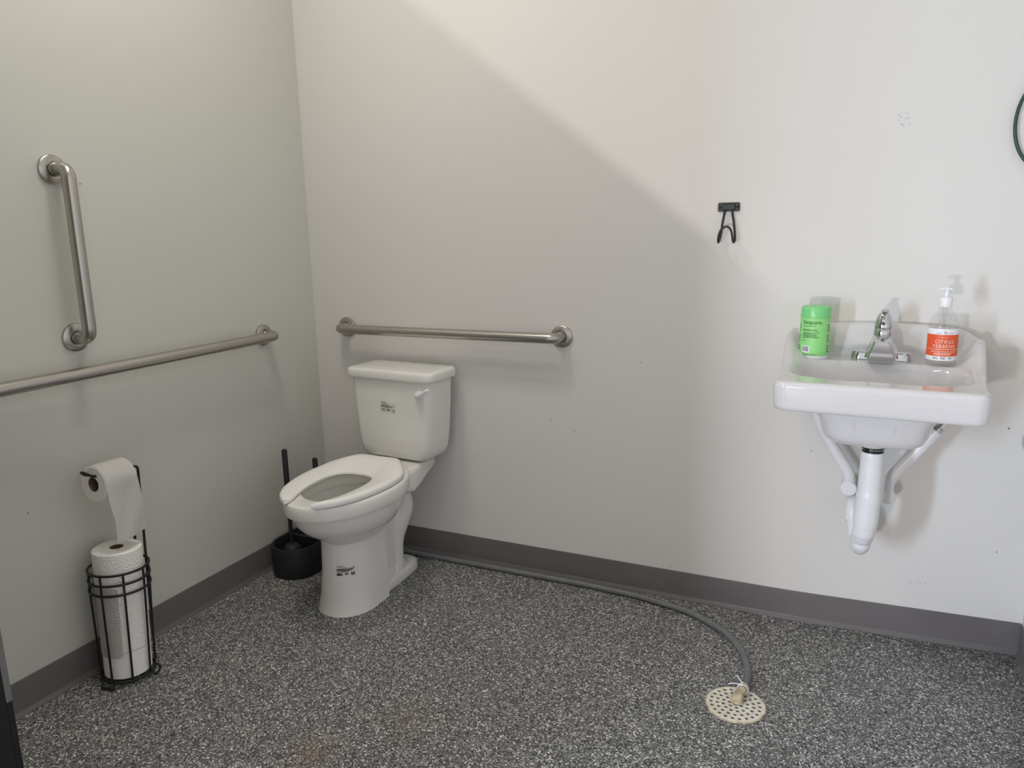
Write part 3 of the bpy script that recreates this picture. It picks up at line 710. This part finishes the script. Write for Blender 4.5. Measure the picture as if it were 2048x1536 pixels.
bm = bmesh.new(); lathe(bm, [(.0152, .160), (.0160, .162), (.0160, .182), (.0150, .1845), (.0095, .186), (.0085, .187), (.0062, .1885), (.0055, .203)], (0, 0, 0), 36); pm = obj('pump', bm, M['white'], bt)
bm = bmesh.new(); tube(bm, catmull([(.0105, -.001, .2065), (.002, -.002, .2072), (-.010, -.005, .2066), (-.020, -.008, .2050), (-.0245, -.009, .2035)], 6), [.0038] * 7 + [.0045] * 6 + [.0038] * 6 + [.0030] * 6, 14)
lathe(bm, [(.0062, .2015), (.0075, .204), (.0078, .209), (.0066, .2112), (.002, .2118)], (0, 0, 0), 24); obj('nozzle', bm, M['white'], pm)
RL = RB + .0004
def cyl_band(z0, z1, a0, a1, r, m, name, parent):
    bm = bmesh.new(); s = []
    for k in range(41):
        a = a0 + (a1 - a0) * k / 40; s.append([(r * math.sin(a), -r * math.cos(a), z0), (r * math.sin(a), -r * math.cos(a), z1)])
    loft(bm, s, False, False, closed=False); return obj(name, bm, m, parent, sharp=0)
lb = cyl_band(.019, .104, -1.45, 1.45, RL, M['label_white'], 'label', bt); lb['label'] = 'white paper label with an orange middle'
cyl_band(.031, .0885, -1.45, 1.45, RL + .0003, M['orange'], 'orange_panel', lb)
def on_bt(zc, r=RL + .0007): return lambda p: (r * math.sin(p.x / RB), -r * math.cos(p.x / RB), zc + p.y)
bm = bmesh.new()
for s, size, z, spc in (('CITRUS', .0122, .0655, 1.25), ('VERBENA', .0122, .0535, 1.22), ('GENTLE HAND SOAP', .0062, .0415, 1.05), ('No 01', .0050, .0800, 1.1)):
    V, F = text_tris(s, size, align='CENTER', spacing=spc)
    V = [Vector((v.x * (.92 if size > .01 else 1), v.y * (1.06 if size > .01 else 1), 0)) for v in V]; put_tris(bm, V, F, on_bt(z))
put_tris(bm, *rect_patch(-.045, .0492, .045, .0502, 24), on_bt(0))
wordrow(bm, -.022, .020, .0378, .0016, on_bt(0)); wordrow(bm, -.022, .017, .0348, .0016, on_bt(0))
obj('lettering', bm, M['label_pink'], lb, smooth=False)
bm = bmesh.new()
for k, ch in enumerate('SOAP SOCIETY'):
    if ch == ' ': continue
    V, F = text_tris(ch, .0042, align='CENTER'); xo = (k - 5.5) * .0034; put_tris(bm, [Vector((v.x + xo, v.y, 0)) for v in V], F, on_bt(.0905))
obj('maker_line', bm, M['black_ink'], lb, smooth=False)
bm = bmesh.new()
wordrow(bm, -.024, -.014, .0265, .0014, on_bt(0)); wordrow(bm, -.024, -.012, .0238, .0014, on_bt(0)); wordrow(bm, -.006, .006, .0265, .0018, on_bt(0), .002, .004); wordrow(bm, -.006, .006, .0236, .0014, on_bt(0)); wordrow(bm, .013, .022, .0265, .0014, on_bt(0)); wordrow(bm, .014, .021, .0238, .0014, on_bt(0))
obj('small_print', bm, M['black_ink'], lb, smooth=False)
bm = bmesh.new()
for x0, y0, x1, y1 in ((-.003, .0962, .003, .0972), (-.002, .0945, .002, .0955), (-.001, .0935, .001, .0942)): put_tris(bm, *rect_patch(x0, y0, x1, y1, 3), on_bt(0))
obj('crest', bm, M['orange'], lb, smooth=False)

# ------------------------------------------------------------------ drain trap and supplies under the sink
tx, ty = on_sink(.002, .232)
tp = thing('drain_trap', 'white wrapped drain pipe and trap hanging under the sink', 'drain pipe', (tx, ty, 0))
bm = bmesh.new(); tube(bm, [(0, 0, .6795), (0, 0, .655)], .0275, 28); obj('tailpiece', bm, M['rubber'], tp)
bm = bmesh.new(); tube(bm, [(0, 0, .6720), (0, 0, .6735)], .0295, 28); obj('slip_nut', bm, M['chrome'], tp)
bm = bmesh.new()
main = catmull([(0, 0, .663), (.0, 0, .61), (-.001, 0, .54), (-.003, .001, .485), (-.004, .003, .445), (-.006, .010, .418), (-.010, .026, .394), (-.016, .050, .382)], 8)
tube(bm, main, [.0280] + [.0296] * 7 + [.0305] * 8 + [.0325] * 8 + [.0330] * 4 + [.0322] * 4 + [.0305] * 8 + [.0285] * 4 + [.0270] * 4 + [.0255] * 8 + [.0250], 30)
tube(bm, catmull([(-.006, .010, .410), (-.010, .028, .374), (-.016, .060, .360), (-.020, .092, .368), (-.026, .112, .392)], 8), [.0205] * 5 + [.0240] * 28, 26)
obj('trap_wrap', bm, M['pipe'], tp)
bm = bmesh.new()
wx = -.036; wy = wall_y(tx + wx) - ty
tube(bm, catmull([(-.025, .111, .388), (-.032, .128, .415), (-.035, .138, .440), (-.036, .156, .455), (-.036, .185, .459), (-.036, wy - .001, .460)], 6), [.0215] * 7 + [.0225] * 6 + [.0205] * 18, 22)
tube(bm, [(-.0315, .1255, .410), (-.0335, .131, .421)], .0255, 22)
obj('wall_arm', bm, M['pipe'], tp)
def supply(label, path, vx, vz, tip):
    wy_ = wall_y(vx)
    t = thing('supply_line', label, 'pipe', (vx, wy_, vz)); L_ = lambda p: (p[0] - vx, p[1] - wy_, p[2] - vz)
    bm = bmesh.new(); tube(bm, catmull([L_(p) for p in path], 8), .0172, 22); obj('wrap', bm, M['pipe'], t)
    bm = bmesh.new(); lathe(bm, [(.0205, -.0008), (.0208, -.006), (.0208, -.088), (.0222, -.090), (.0228, -.094), (.0225, -.1005), (.0205, -.1025)], (0, 0, 0), 36, 'y'); obj('valve_cover', bm, M['pipe'], t)
    if tip:
        bm = bmesh.new(); p0, p1 = L_(tip[0]), L_(tip[1]); tube(bm, [p0, p1], .0125, 16); tube(bm, [p1, (p1[0] + .012, p1[1] + .002, p1[2] + .016)], .0095, 6); obj('coupling_nut', bm, M['chrome'], t)
    return t
supply('white wrapped supply pipe curving down under the left of the sink', [(1.9000, -.083, .800), (1.9210, -.083, .712), (1.9640, -.081, .6300), (2.0090, -.080, .560), (2.018, -.076, .528), (2.0185, -.070, .505)], 2.0185, .5025, None)
supply('white wrapped supply pipe slanting up under the right of the sink', [(2.1240, -.066, .492), (2.1225, -.072, .516), (2.1330, -.078, .552), (2.1960, -.080, .6460), (2.2330, -.080, .6990)], 2.1240, .4885, ((2.2320, -.080, .6975), (2.2410, -.080, .7080)))

# ------------------------------------------------------------------ things cut by the right edge of the frame
sx_, sz_ = .555, 1.527
wxx = 1.872 + sx_ * math.cos(PHI); wyy = wall_y(wxx)
gc = thing('green_cord', 'dark green cord loop hanging at the right edge of the back wall', 'cord', (wxx, wyy, sz_))
bm = bmesh.new(); tube(bm, [(.0745 * math.cos(t), -.012 + .0745 * math.cos(t) * math.sin(PHI), .118 * math.sin(t)) for t in [2 * PI * k / 64 for k in range(64)]], .0046, 12, closed=True); obj('loop', bm, M['green_cord'], gc)
bm = bmesh.new(); tube(bm, bend([(0, -.0003, .122), (0, -.017, .112), (0, -.020, .122)], .006), .0022, 8); obj('nail', bm, M['chrome'], gc)
st = thing('wall_stop', 'chrome round stop on the right wall at the frame edge', 'door stop', (XR, -.068, .686))
bm = bmesh.new(); lathe(bm, [(.030, -.0005), (.030, -.005), (.014, -.010), (.012, -.045), (.0225, -.050), (.0255, -.058), (.0250, -.068), (.019, -.0745), (.010, -.077)], (0, 0, 0), 36, 'x'); obj('bumper', bm, M['chrome'], st)

# ------------------------------------------------------------------ ceiling lamps and added daylight
def area(name, loc, aim, sx, sy, power, col, disk=False, spread=180):
    L = bpy.data.lights.new(name, 'AREA'); L.shape = 'DISK' if disk else 'RECTANGLE'; L.size = sx; L.size_y = sy; L.energy = power; L.color = col
    L.spread = R(spread)
    o = bpy.data.objects.new(name, L); C.objects.link(o); o.location = loc
    o.rotation_euler = (Vector(aim) - Vector(loc)).to_track_quat('-Z', 'Y').to_euler(); return o
EXPOSURE = .2
w = bpy.data.worlds.new('world'); sc_ = bpy.context.scene; sc_.world = w; w.use_nodes = True
w.node_tree.nodes['Background'].inputs['Color'].default_value = (1, .97, .98, 1); w.node_tree.nodes['Background'].inputs['Strength'].default_value = .78
area('ceiling_lamp', (.60, -.95, ZC - .02), (.60, -.95, 0), .34, .34, 10.5, (1, .94, .85), True)
area('ceiling_lamp', (1.15, -1.5, ZC - .02), (1.15, -1.5, 0), .30, .30, 4.5, (1, .94, .85), True)
S = Vector((1.2, -4.6, .5))
light_strip = area('added_daylight_strip', S, (1.6, 0, 1.2), .24, .03, 33, (1, .93, .92))  # unseen thin strip, added and aligned to keep the diagonal edge sharp
fd_ = (Vector((1.6, 0, 1.2)) - S).normalized(); xd = Vector((1, 0, -.782)); xd = (xd - fd_ * xd.dot(fd_)).normalized()
light_strip.rotation_euler = Matrix((xd, (-fd_).cross(xd), -fd_)).transposed().to_euler()
area('added_cool_light', (.14, -3.4, .95), (2.2, 0, .95), .46, 1.0, 112, (.68, .82, 1))  # unseen cool panel, added to brighten the right end of the back wall
# unseen sloped blocker added outside the opening: its edge draws the diagonal shadow
YK = -2.85
def thru(p): t = (S.y - YK) / (S.y - p[1]); return S + (Vector(p) - S) * t
A, B, E_ = thru((1.50, 0, 1.256)), thru((.4555, 0, 2.072)), thru((1.66, 0, 1.13))
sl = (B.z - A.z) / (B.x - A.x)
zx = lambda x: A.z + sl * (x - A.x)
bm = bmesh.new(); prof = [(.68, 0), (E_.x, 0), (E_.x, zx(E_.x)), (.68, zx(.68))]
loft(bm, [[(x, YK - .06, z) for x, z in prof], [(x, YK, z) for x, z in prof]]); struct(obj('shadow_blocker', bm, M['wall'], smooth=False))


# ------------------------------------------------------------------ camera
cam = bpy.data.cameras.new('camera'); co = bpy.data.objects.new('camera', cam); C.objects.link(co)
cam.sensor_width = 36.; cam.lens = 1494.6 / 2048 * 36; cam.clip_start = .02
yaw, pit, rol = -.43387, .20685, -.01957
f = Vector((math.sin(yaw) * math.cos(pit), math.cos(yaw) * math.cos(pit), -math.sin(pit)))
r0 = Vector((math.cos(yaw), -math.sin(yaw), 0)); u0 = r0.cross(f)
Rv = math.cos(rol) * r0 + math.sin(rol) * u0; Uv = -math.sin(rol) * r0 + math.cos(rol) * u0
m4 = Matrix((Rv, Uv, -f)).transposed().to_4x4(); m4.translation = (2.00199, -2.42293, 1.28323); co.matrix_world = m4
sc = bpy.context.scene; sc.camera = co
sc.view_settings.view_transform = 'Standard'; sc.view_settings.look = 'None'; sc.view_settings.gamma = 1; sc.view_settings.use_curve_mapping = False
sc.view_settings.exposure = EXPOSURE
sc.cycles.max_bounces = 10; sc.cycles.transparent_max_bounces = 16; sc.cycles.sample_clamp_indirect = 4
